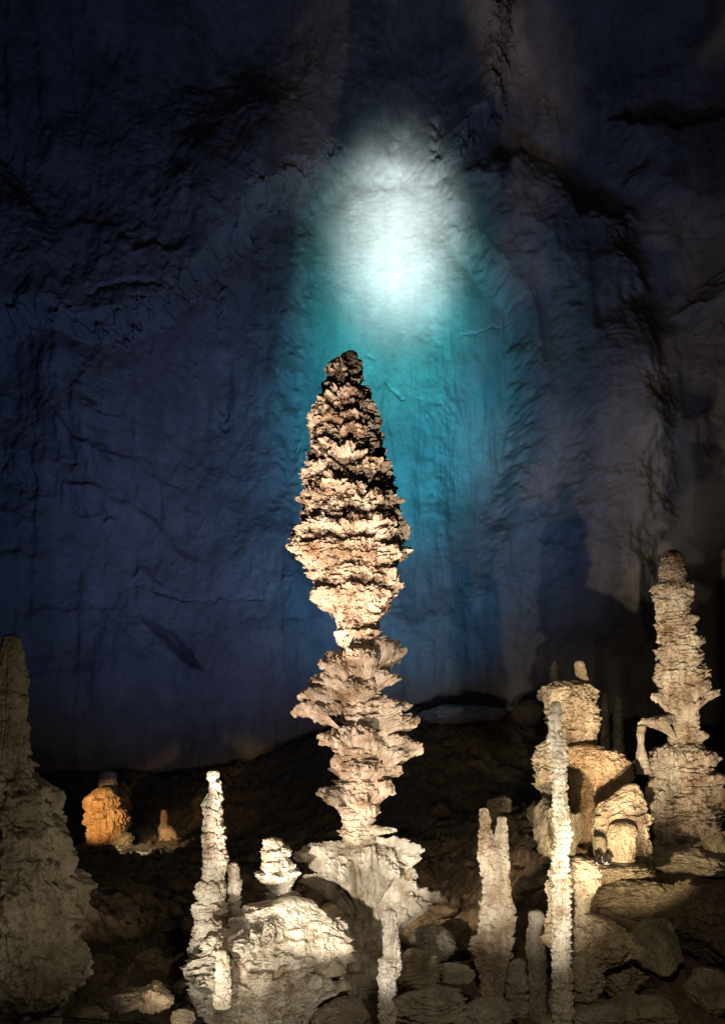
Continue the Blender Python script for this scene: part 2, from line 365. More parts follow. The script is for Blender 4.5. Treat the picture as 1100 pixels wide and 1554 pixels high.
def build_wall():
    xs = np.concatenate([np.linspace(-58, -21, 60, endpoint=False), np.linspace(-21, 21, 620), np.linspace(21, 58, 61)[1:]])
    t = np.concatenate([np.linspace(-8, 0, 12, endpoint=False), np.linspace(0, 40, 600, endpoint=False), np.linspace(40, 100, 110)])
    X, Tt = np.meshgrid(xs, t)
    # path: up to 36, arc radius 9, then forward
    R = 9.0; t1 = 34.0; arc = R*math.pi/2
    ph = np.clip((Tt-t1)/R, 0, math.pi/2)
    z0 = np.minimum(Tt, t1)+R*np.sin(ph)
    y0 = -R*(1-np.cos(ph))-np.maximum(Tt-t1-arc, 0)
    Yb = WALL_Y+y0-.012*X*X
    px = CX+X/np.maximum(Yb, 4)*F; py = HY-z0/np.maximum(Yb, 4)*F
    # warp the drawn features so that their edges are ragged
    wx = 16*fbm(px/60, py/60, 0*px, 3, 4, .6); wy = 16*fbm(px/60, py/60, 0*px+9, 5, 4, .6)
    qx, qy = px+wx, py+wy
    D = 1.8*fbm(X/13, z0/15, 0*X, 11, 2)+.6*fbm(X/5, z0/7, 0*X, 15, 3)
    D += .30*fbm(X/2.4, z0/4.2, 0*X, 21, 4, .55)+.10*fbm(X/.8, z0/1.6, 0*X, 25, 4, .65)
    # tilted ledges on the left
    u = z0*.33+X*.16+.9*fbm(X/6, z0/6, 0*X, 41, 4, .55)
    fr = u-np.floor(u)
    D += ss(90, 260, py)*(.45*ss(200, 420, 560-qx+0*qx)+.08)*(fr**2.5*(1-ss(.82, 1.0, fr)))*np.clip(.5+fbm(X/5, z0/5, 0*X, 44, 2), 0, 1)
    # the tall alcove behind the pine-cone stalagmite
    alc = [(408, 780), (425, 600), (436, 460), (437, 330), (470, 270), (520, 235), (600, 225), (675, 235), (700, 300), (740, 365), (802, 425), (818, 560), (806, 680), (775, 800), (740, 900), (640, 960), (480, 930)]
    sd = poly_sd(qx, qy, alc)
    dep = ss(-10, 40, sd)*(1-ss(700, 940, py)*.8)
    D = D*(1-.65*ss(0, 60, sd))
    rgt = ss(620, 720, qx)
    D -= (1.0+1.2*rgt)*dep
    # draperies below the bright patch
    dr = ss(0, 40, sd)*ss(430, 520, py)
    xw = X+.35*fbm(X/1.5, z0/3, 0*X, 66, 3)
    D += dr*(.16*fbm(xw*1.3, z0*.14, 0*X, 61, 4, .6)+.05*fbm(xw*1.2, z0*.9, 0*X, 63, 4, .6))
    D += .16*np.clip(fbm(X/1.8, z0/1.3, 0*X, 68, 5, .62)-.15, 0, 1)*(1-.7*dr)
    D += (1-dr)*(.08*vn(X*2.6, z0*.22, 0*X, 64))
    # overhang left of the alcove: rock above this line stands forward
    ov = poly_sd(qx, qy, [(200, 520), (320, 440), (345, 400), (395, 325), (445, 285), (520, 235), (600, 225), (680, 235), (760, 150), (800, -600), (-900, -600), (-600, 420)])
    D += 1.7*(1-np.exp(-((px-600)/105)**4))*ss(-8, 26, ov+15*fbm(px/16, py/16, 0*px, 91, 4, .65))*(1-ss(30, 240, ov))
    ov2 = poly_sd(qx, qy, [(-200, 600), (60, 735), (165, 775), (185, 700), (130, 560), (60, 300), (-200, 100)])
    D += .8*ss(-6, 24, ov2)*(1-ss(20, 120, ov2))
    # right buttresses
    D += 1.6*ss(-10, 60, poly_sd(qx, qy, [(700, 250), (760, 360), (830, 430), (840, 700), (800, 1000), (1000, 1000), (1010, 500), (960, 300), (800, 200)]))
    D += 2.0*ss(-8, 30, poly_sd(qx, qy, [(1100, 400), (1020, 480), (1060, 520), (1300, 500), (1300, 300)]))
    D += 1.0*ss(-8, 30, poly_sd(qx, qy, [(930, 150), (980, 230), (960, 260), (1050, 330), (1200, 330), (1200, 150)]))
    # slots and cracks
    D -= 1.5*ss(-4, 20, poly_sd(px+wx*.3, py+wy*.3, [(208, 932), (240, 946), (268, 962), (290, 990), (308, 1018), (282, 1008), (255, 985)]))
    for ln, w, dd in (([(190, 885), (240, 900), (275, 912), (400, 912)], 3, .35),
                      ([(664, 140), (664, 215)], 6, 1.0), ([(600, 488), (660, 494), (735, 478), (790, 455)], 2.2, .3),
                      ([(565, 528), (590, 572), (612, 590), (640, 596)], 2.2, .3), ([(150, 460), (250, 445), (300, 470)], 5, .4), ([(75, 738), (120, 762), (165, 776)], 5, .6),
                      ([(340, 430), (330, 500), (350, 580), (340, 640)], 5, .5), ([(545, 345), (600, 338), (668, 325)], 2.0, .1)):
        d = line_sd(px+wx*.5+4*vn(px/9, py/9, 0*px, 7), py+wy*.5+4*vn(px/9, py/9, 0*px, 8), ln)
        D -= .6*dd*np.exp(-(d/w)**2)*np.clip(.55+.9*fbm(px/30, py/30, 0*px, 19, 2), 0, 1)
    g = np.exp(-np.abs((px-603)/140)**2.5-np.abs((py-390)/190)**2.5)
    D = D*(1-.9*g)-1.3*g
    # displacement direction: out of the wall, turning down on the ceiling
    nyv = -np.cos(ph); nzv = -np.sin(ph)
    Xo = X; Yo = Yb+nyv*D; Zo = z0+nzv*D
    Zo = np.where(Tt < 0, Tt*1.0, Zo)
    co = np.stack([Xo, Yo, Zo-2.0*(Tt < 0)], -1).reshape(-1, 3)
    o = mesh_obj('cave_wall', co, grid_faces(len(t), len(xs), False), M_WALL, smooth=False)
    o['kind'] = 'structure'
build_wall()

# ------------------------------------------------------------------ cave floor
def floor_h(x, y):
    x = np.asarray(x, float); y = np.asarray(y, float)
    h = -3.55+0*x
    h = h+ss(30.5, 45.5, y)*5.0*(.55+.45*ss(-9, 2, x))+ss(17, 34, y)*1.0*ss(-3, 2.5, x)*(1-.5*ss(4, 9, x))
    h = h+1.45*ss(1.8, 4.2, x)*ss(13.0, 15.5, y)*(1-ss(24, 34, y))
    h = h+.45*(1-ss(5, 9, y))
    h = h+.35*fbm(x/3.2, y/3.2, 0*x, 71, 3)+.12*fbm(x/.8, y/.8, 0*x, 75, 4, .6)
    return h
def build_floor():
    ys = np.concatenate([np.linspace(-6, 6, 30, endpoint=False), np.geomspace(6, 50, 520)])
    us = np.concatenate([np.linspace(-3.2, -.55, 50, endpoint=False), np.linspace(-.55, .55, 460), np.linspace(.55, 3.2, 51)[1:]])
    U, Yg = np.meshgrid(us, ys)
    X = U*np.maximum(Yg, 8)
    Z = floor_h(X, Yg)
    # rubble relief
    n = 1-np.abs(fbm(X/1.1, Yg/1.1, 0*X, 81, 4, .55)); Z += .30*np.clip(n, 0, 1)**3*ss(10, 14, Yg)
    Z += .05*fbm(X*5, Yg*5, 0*X, 85, 3, .6)
    co = np.stack([X, Yg, Z], -1).reshape(-1, 3)
    o = mesh_obj('cave_floor', co, grid_faces(len(ys), len(us), False), M_FLOOR); o['kind'] = 'structure'
build_floor()

# ------------------------------------------------------------------ the pine-cone stalagmite
YM = 14.0; S = YM/F
def build_main():
    root = column('stalagmite', YM, [(940, 512, 578), (958, 510, 578), (975, 508, 580), (990, 512, 578), (1010, 506, 586), (1045, 512, 580), (1062, 518, 576), (1075, 512, 580), (1090, 520, 574), (1106, 522, 572), (1118, 510, 584), (1150, 507, 588), (1190, 508, 582), (1225, 512, 576), (1255, 515, 568), (1275, 518, 572), (1300, 520, 574)],
                  M_LIME, L=.26, amp=.30, amp2=.15, L2=.08, flute=.03, rough=.09, rsc=7, seed=4, pet=1.8, edge=.1, norm=92)
    tag(root, 'giant pinecone-shaped stalagmite, its plated stem rising from a fan-shaped foot', 'stalagmite')
    column('crown', YM, [(533, 524, 540), (540, 515, 545), (552, 497, 548), (570, 494, 552), (577, 490, 553), (600, 481, 565), (622, 476, 575), (626, 471, 575), (655, 469, 580), (690, 466, 590), (712, 463, 593), (735, 461, 602), (758, 455, 608), (778, 450, 611), (795, 446, 616), (803, 443, 622), (820, 446, 622), (832, 444, 619), (848, 453, 616), (870, 462, 611), (885, 468, 612), (905, 474, 608), (920, 486, 600), (930, 500, 592), (942, 508, 582), (958, 511, 577), (962, 513, 575)],
           M_LIME, root, L=.3, amp=.27, k=.75, rnd=.1, pet=1.3, warp=.12, norm=93, bounds=[962, 934, 900, 866, 834, 806, 770, 745, 716, 688, 664, 640, 618, 598, 574, 553], L2=.075, amp2=.11, flute=.02, rough=.14, rsc=8, seed=12, nmax=760, edge=.05, petmin=.25)
    # ragged scales on the crown
    rng = np.random.RandomState(5)
    ax = lambda px: ((px-CX)*S, YM)
    for (px, lip, rootpy, phi, spread, R, lift) in (
            (533, 810, 860, -88, 34, 90, -4), (533, 832, 872, -84, 26, 92, 4), (533, 850, 890, -80, 24, 84, 2),
            (533, 806, 850, 10, 120, 88, 0), (533, 808, 860, 80, 50, 90, 3), (532, 896, 935, -66, 40, 62, -8), (535, 880, 920, 72, 50, 78, -6),
            (530, 752, 800, -35, 55, 78, 0), (531, 758, 800, 60, 60, 74, 2), (531, 778, 812, 25, 60, 83, 3), (528, 702, 740, 0, 110, 65, 2), (529, 690, 722, 55, 50, 60, 0),
            (525, 662, 690, 20, 50, 54, 0), (523, 628, 660, -60, 60, 51, 0), (524, 560, 590, -40, 90, 28, 0)):
        a = ax(px)
        shelf('scale', a, -(rootpy-HY)*S, -(lip-HY)*S, phi, spread, R*S*.84, R*S*1.04, M_LIME, root, lift=lift*S, thick=.09, crown=.06, jag=.10, seed=rng.randint(999), p=.8, rough=.10, flute=.012, lob=.26, cleft=.35)
    # plates of the stem: axis px, lip py, root py, direction, spread, reach px, lift px, thickness m
    for (px, lip, rp, phi, spr, R, lift, th) in (
            (545, 1000, 1066, -78, 110, 58, -8, .10), (545, 992, 1062, 82, 90, 68, 10, .10), (545, 1000, 1070, 5, 130, 52, 0, .08),
            (545, 1027, 1078, -82, 80, 78, 0, .10), (545, 1036, 1092, 4, 120, 46, 0, .06), (545, 1036, 1090, 75, 70, 68, 10, .05),
            (545, 1062, 1085, -80, 46, 90, 8, .07), (545, 1088, 1124, -84, 66, 100, 12, .09), (545, 1086, 1106, 82, 44, 86, 18, .05), (545, 1108, 1135, 76, 55, 88, 14, .07),
            (548, 1122, 1172, -66, 80, 70, 0, .09), (548, 1118, 1178, 2, 130, 54, 0, .08), (548, 1146, 1206, 78, 70, 90, 16, .07),
            (546, 1164, 1200, -74, 60, 52, 6, .06), (546, 1168, 1212, 8, 120, 46, 0, .06), (548, 1172, 1204, 62, 60, 66, 8, .05),
            (543, 1214, 1258, -76, 60, 62, 8, .09), (543, 1214, 1266, 4, 130, 40, -4, .05), (545, 1204, 1262, 66, 70, 56, 12, .09)):
        shelf('plate', ((px-CX)*S, YM), -(rp-HY)*S, -(lip-HY)*S, phi, spr, 26*S, R*S, M_LIME, root, lift=lift*S, thick=th*1.25, crown=.08, jag=.22, seed=rng.randint(999), p=.40+rng.rand()*.35, rough=.075, flute=.008, lob=.24+.25*rng.rand(), cleft=.7)
    shelf('plate', ((548-CX)*S, YM-.1), -(1274-HY)*S, -(1262-HY)*S, 70, 50, 14*S, 58*S, M_CREAM, root, lift=7*S, thick=.05, crown=.02, jag=.2, seed=77, rough=.03)
    # fan-shaped foot
    ped = column('foot', YM, [(1278, 500, 610), (1290, 490, 612), (1310, 500, 604), (1340, 516, 592), (1370, 526, 585), (1390, 528, 590), (1405, 520, 596), (1425, 500, 604), (1450, 482, 614), (1478, 466, 632), (1500, 460, 640), (1540, 460, 640)], M_CREAM, root,
                 L=.5, amp=.14, flute=.09, rough=.06, seed=31, amp2=.06, pet=1.5)
    for (px, lip, rp, phi, spr, R, lift, th) in (
            (556, 1300, 1392, -80, 36, 104, 8, .05), (556, 1328, 1400, -74, 40, 112, 6, .05), (556, 1306, 1400, -40, 60, 88, 4, .07), (556, 1298, 1395, 0, 60, 66, 4, .07), (556, 1302, 1398, 36, 60, 80, 6, .07),
            (556, 1300, 1380, 74, 46, 84, 16, .05), (556, 1318, 1394, 76, 40, 84, 16, .05), (556, 1340, 1410, 72, 40, 84, 14, .05),
            (566, 1372, 1450, 76, 50, 98, 18, .06), (568, 1366, 1480, 52, 50, 84, 10, .06)):
        shelf('plate', ((px-CX)*S, YM), -(rp-HY)*S, -(lip-HY)*S, phi, spr, 24*S, R*S, M_CREAM, ped, lift=lift*S, thick=th*1.2, crown=.04, jag=.2, seed=rng.randint(999), p=.8, rough=.085, flute=.03, lob=.24, cleft=.9)
    return root
build_main()

# ------------------------------------------------------------------ left foreground stalagmite
r = column('stalagmite', 9.0, [(962, 8, 30), (970, 3, 35), (985, -2, 37), (1000, -4, 38), (1020, -7, 42), (1040, -10, 44), (1052, -12, 47), (1065, -12, 46), (1085, -14, 48), (1105, -14, 50), (1120, -17, 48), (1150, -20, 50), (1165, -24, 55), (1180, -30, 62), (1190, -40, 75), (1200, -55, 88), (1230, -60, 92), (1245, -64, 92), (1260, -70, 104), (1290, -80, 116), (1320, -90, 118), (1335, -95, 130), (1345, -100, 147), (1390, -100, 146), (1405, -100, 126), (1420, -100, 128), (1440, -100, 138), (1480, -100, 143), (1500, -100, 135), (1520, -100, 112), (1535, -100, 96), (1600, -100, 90)],
           M_BEIGE, L=.36, amp=.16, rnd=.75, amp2=.05, L2=.09, flute=.09, rough=.13, rsc=3.0, seed=51, warp=.16, pet=2.0, edge=.0, petmin=.3, norm=97)
tag(r, 'tall dim beige stalagmite with a broad craggy base, cut off by the left edge', 'stalagmite')
for py, px, ph, R in ((1066, 20, 75, 30), (1160, 22, 80, 40), (1060, 20, 60, 32)):
    shelf('knob', ((px-CX)*9/F, 9.0), -(py+14-HY)*9/F, -(py-HY)*9/F, ph, 40, 8*9/F, R*9/F, M_BEIGE, r, thick=.05, crown=.05, seed=py, rough=.03)

# ------------------------------------------------------------------ orange pair far on the left
r = column('stalagmite', 32.0, [(1193, 150, 174), (1205, 136, 180), (1215, 125, 187), (1225, 124, 186), (1229, 130, 195), (1250, 126, 200), (1262, 128, 198), (1266, 133, 203), (1275, 126, 206), (1290, 129, 197), (1300, 130, 190), (1320, 130, 190)],
           M_ORANGE, bounds=[1300, 1264, 1228, 1205], amp=.30, k=.5, amp2=.10, L2=.25, rnd=.35, petmin=.5, flute=.06, rough=.10, rsc=1.6, seed=61, warp=.25, norm=96)
tag(r, 'squat bulging stalagmite glowing orange in the dark at far left', 'stalagmite')
column('tip', 32.0, [(1169, 146, 168), (1174, 143, 170), (1200, 142, 173), (1215, 142, 173)], M_KHAKI, r, amp=.12, rough=.06, rsc=1.5, seed=62, cy=.6)
r = column('stalagmite', 33.0, [(1228, 245, 252), (1235, 243, 255), (1248, 243, 255), (1252, 241, 258), (1262, 240, 270), (1272, 241, 276), (1284, 243, 276), (1305, 243, 276)], M_ORANGE, L=.4, amp=.2, rough=.08, rsc=2, seed=64, amp2=.08, L2=.15)
tag(r, 'small rust-brown stalagmite with a knob top, right of the big orange one', 'stalagmite')
r = rock('rock', P(207, 1307, 31.2), (.95, .6, .36), M_CREAM, seed=66, rough=.25, rot=.2); tag(r, 'pale cream rock ledge under the orange stalagmite, beside a small round floodlight', 'rock')
r = rock('rock', P(232, 1301, 31.6), (.5, .5, .24), M_TAN, seed=67, rough=.25, strata=.2); tag(r, 'knobbly tan rock in front of the small rust-brown stalagmite', 'rock')
r = rock('rock', P(150, 1303, 31.4), (.75, .4, .14), M_TAN, seed=68, rough=.2); tag(r, 'thin flat rock slab at the foot of the glowing orange stalagmite', 'rock')

# ------------------------------------------------------------------ white group left of centre
r = column('stalagmite', 11.5, [(1168, 320, 331), (1174, 314, 334), (1183, 313, 334), (1187, 317, 336), (1205, 316, 337), (1212, 312, 339), (1222, 304, 338), (1226, 306, 338), (1250, 309, 339), (1256, 306, 344), (1275, 308, 342), (1290, 306, 346), (1310, 307, 345), (1330, 301, 345), (1350, 294, 348), (1362, 296, 345), (1378, 290, 349), (1410, 291, 346), (1425, 286, 338), (1450, 282, 332), (1520, 290, 330)],
           M_CREAM, L=.19, amp=.36, k=.9, rnd=.35, amp2=.16, L2=.06, warp=.07, rough=.07, rsc=8, seed=71, edge=.2, flute=.02, petmin=.35)
tag(r, 'slender white stalagmite of stacked rings at the left end of the pale mound', 'stalagmite')
r = column('stalagmite', 11.7, [(1308, 349, 360), (1320, 345, 365), (1345, 346, 368), (1375, 346, 366), (1400, 345, 368), (1430, 345, 370)], M_CREAM, L=.12, amp=.3, rough=.1, rsc=9, seed=73)
tag(r, 'low knobbly stub just right of the slender white ringed stalagmite', 'stalagmite')
r = column('stalagmite', 11.9, [(1270, 405, 424), (1275, 399, 430), (1284, 397, 438), (1293, 396, 446), (1303, 394, 441), (1312, 392, 452), (1324, 390, 456), (1336, 395, 448), (1350, 402, 441), (1356, 404, 452), (1370, 402, 458), (1400, 400, 460)],
           M_CREAM, bounds=[1370, 1355, 1322, 1303, 1287], amp=.30, k=1.2, amp2=.12, L2=.06, rough=.11, rsc=8, seed=75, edge=.2)
tag(r, 'short stalagmite with flared caps stacked like mushrooms on the pale mound', 'stalagmite')
r = column('flowstone', 11.2, [(1360, 430, 462), (1368, 412, 474), (1374, 372, 484), (1386, 364, 498), (1396, 350, 514), (1408, 340, 524), (1425, 326, 529), (1440, 300, 528), (1455, 287, 526), (1470, 282, 516), (1490, 285, 506), (1510, 292, 494), (1530, 300, 474), (1545, 312, 464), (1560, 322, 455), (1600, 325, 450)],
           M_CREAM, depth=.85, L=.17, amp=.13, k=.8, amp2=.05, L2=.035, warp=.20, rough=.08, rsc=5, seed=77, pet=4, nmax=900, flute=.012, edge=.5)
tag(r, 'broad pale flowstone mound with rippled scales below the white stalagmites', 'flowstone')
s11 = 11.2/F
for px, lip, rp, ph, spr, R, lift in ((440, 1456, 1535, 58, 44, 112, 18), (436, 1482, 1548, 44, 40, 118, 14), (440, 1502, 1556, 62, 36, 108, 16), (430, 1432, 1500, 68, 40, 116, 10)):
    shelf('fin', ((px-CX)*s11, 11.2), -(rp-HY)*s11, -(lip-HY)*s11, ph, spr, 45*s11, R*s11, M_CREAM, r, lift=lift*s11, thick=.06, crown=.1, seed=lip, rough=.03, flute=.05)
shelf('drapery', ((385-CX)*s11, 10.75), -(1452-HY)*s11, -(1412-HY)*s11, 8, 130, 20*s11, 52*s11, M_CREAM, r, lift=0, thick=.05, crown=.06, seed=401, rough=.03, flute=.05)
for px, lip, rp, ph, spr, R in ((372, 1416, 1462, -30, 90, 74), (410, 1400, 1440, 30, 80, 66), (360, 1470, 1520, -20, 80, 80), (430, 1450, 1500, 20, 70, 60)):
    shelf('drapery', ((px-CX)*s11, 10.95), -(rp-HY)*s11, -(lip-HY)*s11, ph, spr, 24*s11, R*s11, M_CREAM, r, lift=.02, thick=.06, crown=.06, seed=rp, rough=.06, flute=.02, lob=.22, cleft=.6)
column('rib', 10.2, [(1440, 330, 346), (1460, 327, 350), (1490, 325, 353), (1515, 322, 352), (1530, 325, 350)], M_CREAM, r, L=.09, amp=.3, rnd=.4, amp2=.12, L2=.035, seed=79, rough=.11, rsc=9)

# slim stalagmite in front
r = column('stalagmite', 10.0, [(1379, 582, 602), (1384, 580, 603), (1395, 580, 605), (1410, 580, 603), (1430, 580, 607), (1445, 581, 607), (1450, 583, 608), (1458, 572, 611), (1470, 573, 609), (1480, 576, 606), (1485, 570, 600), (1500, 573, 604), (1515, 574, 596), (1530, 573, 603), (1545, 575, 601), (1620, 576, 600)],
           M_CREAM, L=.11, amp=.34, rnd=.4, amp2=.18, L2=.04, petmin=.2, warp=.07, rough=.09, rsc=11, seed=81, edge=.3)
tag(r, 'slim white knobbly stalagmite standing in front of the fan-shaped foot', 'stalagmite')

# ------------------------------------------------------------------ twin stalagmite
r = column('stalagmite', 12.5, [(1278, 728, 770), (1290, 726, 772), (1310, 729, 774), (1330, 731, 774), (1340, 730, 778), (1365, 730, 776), (1375, 727, 783), (1400, 724, 782), (1420, 719, 780), (1435, 712, 778), (1460, 722, 776), (1490, 728, 772), (1515, 732, 768), (1560, 732, 768)],
           M_LIME, depth=.7, L=.19, amp=.26, rnd=.35, amp2=.14, L2=.06, warp=.09, petmin=.3, rough=.09, rsc=9, seed=83, flute=.02, edge=.25)
tag(r, 'pale two-pronged stalagmite, both prongs standing on one thick trunk', 'stalagmite')
column('prong', 12.5, [(1225, 729, 741), (1230, 727, 742), (1250, 726, 745), (1265, 725, 747), (1300, 725, 750), (1330, 728, 752)], M_LIME, r, L=.08, amp=.36, rnd=.7, petmin=.4, amp2=.15, seed=84, rough=.09, rsc=10)
column('prong', 12.5, [(1238, 755, 768), (1244, 752, 769), (1260, 751, 771), (1280, 748, 771), (1310, 750, 773), (1330, 750, 773)], M_LIME, r, L=.08, amp=.36, rnd=.7, petmin=.4, amp2=.15, seed=85, rough=.09, rsc=10)
r = column('stalagmite', 12.0, [(1380, 808, 819), (1384, 803, 824), (1392, 801, 827), (1405, 801, 823), (1420, 798, 824), (1440, 797, 827), (1460, 800, 830), (1500, 802, 828), (1580, 805, 830)], M_GREY, L=.12, amp=.16, rnd=.4, rough=.1, rsc=9, seed=87)
tag(r, 'small dim grey stalagmite with a round head, left of the tall white pillar', 'stalagmite')
r = column('stalagmite', 12.1, [(1454, 782, 794), (1460, 774, 797), (1475, 770, 799), (1490, 765, 802), (1512, 766, 803), (1540, 766, 803)], M_GREY, L=.12, amp=.24, rough=.1, rsc=9, seed=89)
tag(r, 'squat layered grey stub at the right foot of the two-pronged stalagmite', 'stalagmite')

# ------------------------------------------------------------------ tall white pillar
r = column('stalagmite', 11.0, [(1064, 838, 848), (1070, 834, 851), (1090, 832, 852), (1104, 832, 850), (1118, 830, 854), (1128, 829, 861), (1150, 834, 861), (1180, 836, 861), (1200, 838, 861), (1250, 838, 864), (1262, 841, 868), (1280, 840, 867), (1292, 837, 864), (1310, 836, 863), (1350, 838, 866), (1400, 838, 867), (1450, 836, 868), (1500, 838, 870), (1620, 838, 872)],
           M_CREAM, L=.075, amp=.36, k=.8, rnd=.75, amp2=.22, L2=.16, warp=.03, rough=.08, petmin=.4, rsc=11, seed=91, pet=3, edge=.2)
tag(r, 'tallest of the thin white pillars, like a stack of coins, right of centre', 'stalagmite')
r = column('flowstone', 11.9, [(1298, 840, 890), (1310, 836, 906), (1325, 832, 912), (1340, 828, 911), (1352, 826, 902), (1365, 830, 894), (1385, 832, 896), (1400, 826, 930), (1420, 822, 962), (1440, 826, 976), (1448, 836, 974), (1458, 850, 950), (1480, 840, 900), (1520, 835, 900), (1600, 835, 900)],
           M_TAN, depth=.7, bounds=[1455, 1392, 1345, 1310], amp=.10, amp2=.10, L2=.06, rnd=.3, flute=.03, rough=.12, rsc=7, seed=93, nmax=800, warp=.12)
tag(r, 'tan flowstone cascade bulging behind the tall white pillar', 'flowstone')

# ------------------------------------------------------------------ right group
r = column('stalagmite', 17.0, [(1031, 832, 890), (1036, 823, 897), (1046, 820, 904), (1060, 821, 905), (1075, 824, 909), (1086, 830, 908), (1105, 832, 907), (1120, 835, 903), (1128, 838, 903), (1150, 838, 904), (1240, 845, 900)],
           M_TAN, bounds=[1128, 1108, 1092, 1080, 1062, 1048], amp=.13, amp2=.10, L2=.08, flute=.05, rough=.14, rsc=5, seed=95, warp=.2, pet=2.5)
tag(r, 'blocky tan stalagmite with a stubby finger on top, behind the thin pillar', 'stalagmite')
column('finger', 17.0, [(1002, 874, 883), (1007, 871, 887), (1026, 873, 890), (1030, 878, 893), (1044, 878, 895), (1060, 878, 895)], M_TAN, r, L=.1, amp=.12, seed=96, rough=.06)
r = column('flowstone', 16.5, [(1128, 862, 905), (1134, 856, 918), (1142, 858, 938), (1152, 860, 952), (1165, 862, 960), (1178, 864, 958), (1195, 864, 956), (1215, 864, 950), (1240, 865, 940), (1270, 867, 925), (1330, 868, 915)],
           M_BUFF, depth=.8, L=.16, amp=.05, amp2=.07, L2=.06, flute=.03, rough=.10, rsc=8, seed=97, rnd=.3, pet=6, warp=.1)
tag(r, 'smooth bulging flowstone tinted orange, just right of the thin white pillar', 'flowstone')
r = column('flowstone', 15.6, [(1122, 826, 838), (1132, 814, 842), (1145, 810, 842), (1160, 808, 842), (1190, 810, 840), (1203, 818, 838), (1215, 826, 838)], M_TAN, L=.12, amp=.3, rough=.22, rsc=6, seed=98, edge=.3)
tag(r, 'ragged tan flowstone lump peeking out left of the thin white pillar', 'flowstone')

YR = 17.0; SR = YR/F
r = column('stalagmite', YR, [(834, 1012, 1024), (839, 1005, 1032), (848, 1001, 1036), (858, 1001, 1038), (863, 998, 1040), (880, 998, 1041), (885, 994, 1045), (892, 989, 1050), (905, 989, 1052), (914, 993, 1046), (932, 996, 1045), (938, 995, 1057), (950, 996, 1055), (960, 998, 1050), (970, 995, 1066), (980, 996, 1064), (985, 993, 1060), (1000, 995, 1064), (1012, 999, 1060), (1024, 993, 1068), (1040, 998, 1066), (1060, 1003, 1062), (1075, 1008, 1058), (1090, 1012, 1060), (1112, 1018, 1060), (1130, 1006, 1064), (1142, 984, 1074), (1158, 988, 1072), (1170, 976, 1084), (1185, 990, 1082), (1200, 984, 1088), (1230, 976, 1094), (1275, 972, 1088), (1320, 972, 1088)],
           M_LIME, bounds=[1290, 1205, 1186, 1166, 1135, 1112, 1090, 1065, 1040, 1022, 1008, 985, 968, 950, 936, 912, 888, 862, 845], amp=.20, rnd=.25, amp2=.16, L2=.06, flute=.03, rough=.09, rsc=6, seed=101, warp=.10, edge=.2, petmin=.2)
tag(r, 'tall right-hand stalagmite with a rounded pale tip and shelving plates', 'stalagmite')
rng = np.random.RandomState(8)
for (px, lip, rp, phi, spr, R, lift, th) in (
        (1030, 975, 1000, 60, 60, 38, 4, .1), (1028, 988, 1015, -50, 60, 40, 2, .08), (1030, 1004, 1030, 30, 70, 36, 0, .06),
        (1032, 1024, 1062, -76, 50, 48, 4, .06), (1032, 1030, 1075, 78, 56, 50, 8, .06), (1032, 1028, 1085, -5, 80, 42, 0, .06), (1032, 1038, 1085, 40, 50, 44, 0, .06),
        (1034, 1066, 1096, -78, 24, 56, 6, .03), (1034, 1062, 1092, 80, 24, 54, 10, .03), (1036, 1066, 1112, 10, 100, 34, 0, .05),
        (1040, 1122, 1140, 55, 80, 34, 2, .06),
        (1030, 1150, 1184, -20, 120, 60, 0, .10), (1028, 1160, 1190, -78, 60, 66, 0, .08), (1035, 1156, 1186, 60, 70, 56, 6, .06), (1040, 1186, 1206, 40, 100, 62, 4, .10), (1034, 1190, 1235, -40, 90, 56, 0, .08),
        (1036, 1210, 1300, 0, 80, 60, 0, .10), (1040, 1212, 1290, 55, 70, 64, 4, .10), (1020, 1205, 1300, -50, 70, 56, 0, .10)):
    shelf('plate', ((px-CX)*SR, YR), -(rp-HY)*SR, -(lip-HY)*SR, phi, spr, 22*SR, R*SR, M_LIME, r, lift=lift*SR, thick=th*1.3, crown=.1, jag=.2, seed=rng.randint(999), p=.55+.3*rng.rand(), rough=.09, flute=.012, lob=.28, cleft=.6)
shelf('arch', ((1028-CX)*SR, YR-.1), -(1128-HY)*SR, -(1100-HY)*SR, -70, 60, 16*SR, 70*SR, M_LIME, r, lift=0, thick=.1, crown=.06, jag=.15, seed=5, p=.55, rough=.04)
column('arch_leg', YR-.35, [(1100, 966, 980), (1115, 965, 978), (1130, 967, 977), (1150, 964, 982), (1175, 964, 990)], M_LIME, r, L=.15, amp=.12, rough=.09, rsc=7, seed=103)

r = column('flowstone', 15.1, [(1188, 950, 968), (1200, 934, 974), (1215, 915, 978), (1228, 902, 982), (1236, 896, 984), (1260, 895, 988), (1280, 898, 988), (1295, 902, 988), (1306, 906, 992), (1340, 906, 992)],
           M_TAN, depth=.8, bounds=[1306, 1236, 1222, 1210, 1200], amp=.22, k=.5, rnd=.1, amp2=.06, flute=.03, rough=.08, rsc=5, seed=105, warp=.10, petmin=.4)
tag(r, 'domed tan flowstone with striped top, in front of the tall right-hand stalagmite', 'flowstone')
column('lobe', 14.55, [(1246, 935, 955), (1252, 926, 962), (1265, 921, 966), (1290, 920, 966), (1308, 922, 964), (1330, 922, 964)], M_TAN, r, L=.3, amp=.12, rnd=.6, flute=.04, rough=.08, rsc=5, seed=106)
column('lobe', 14.6, [(1268, 902, 914), (1276, 898, 920), (1295, 899, 922), (1308, 902, 922), (1330, 902, 922)], M_KHAKI, r, L=.3, amp=.1, rnd=.6, rough=.1, rsc=5, seed=107)

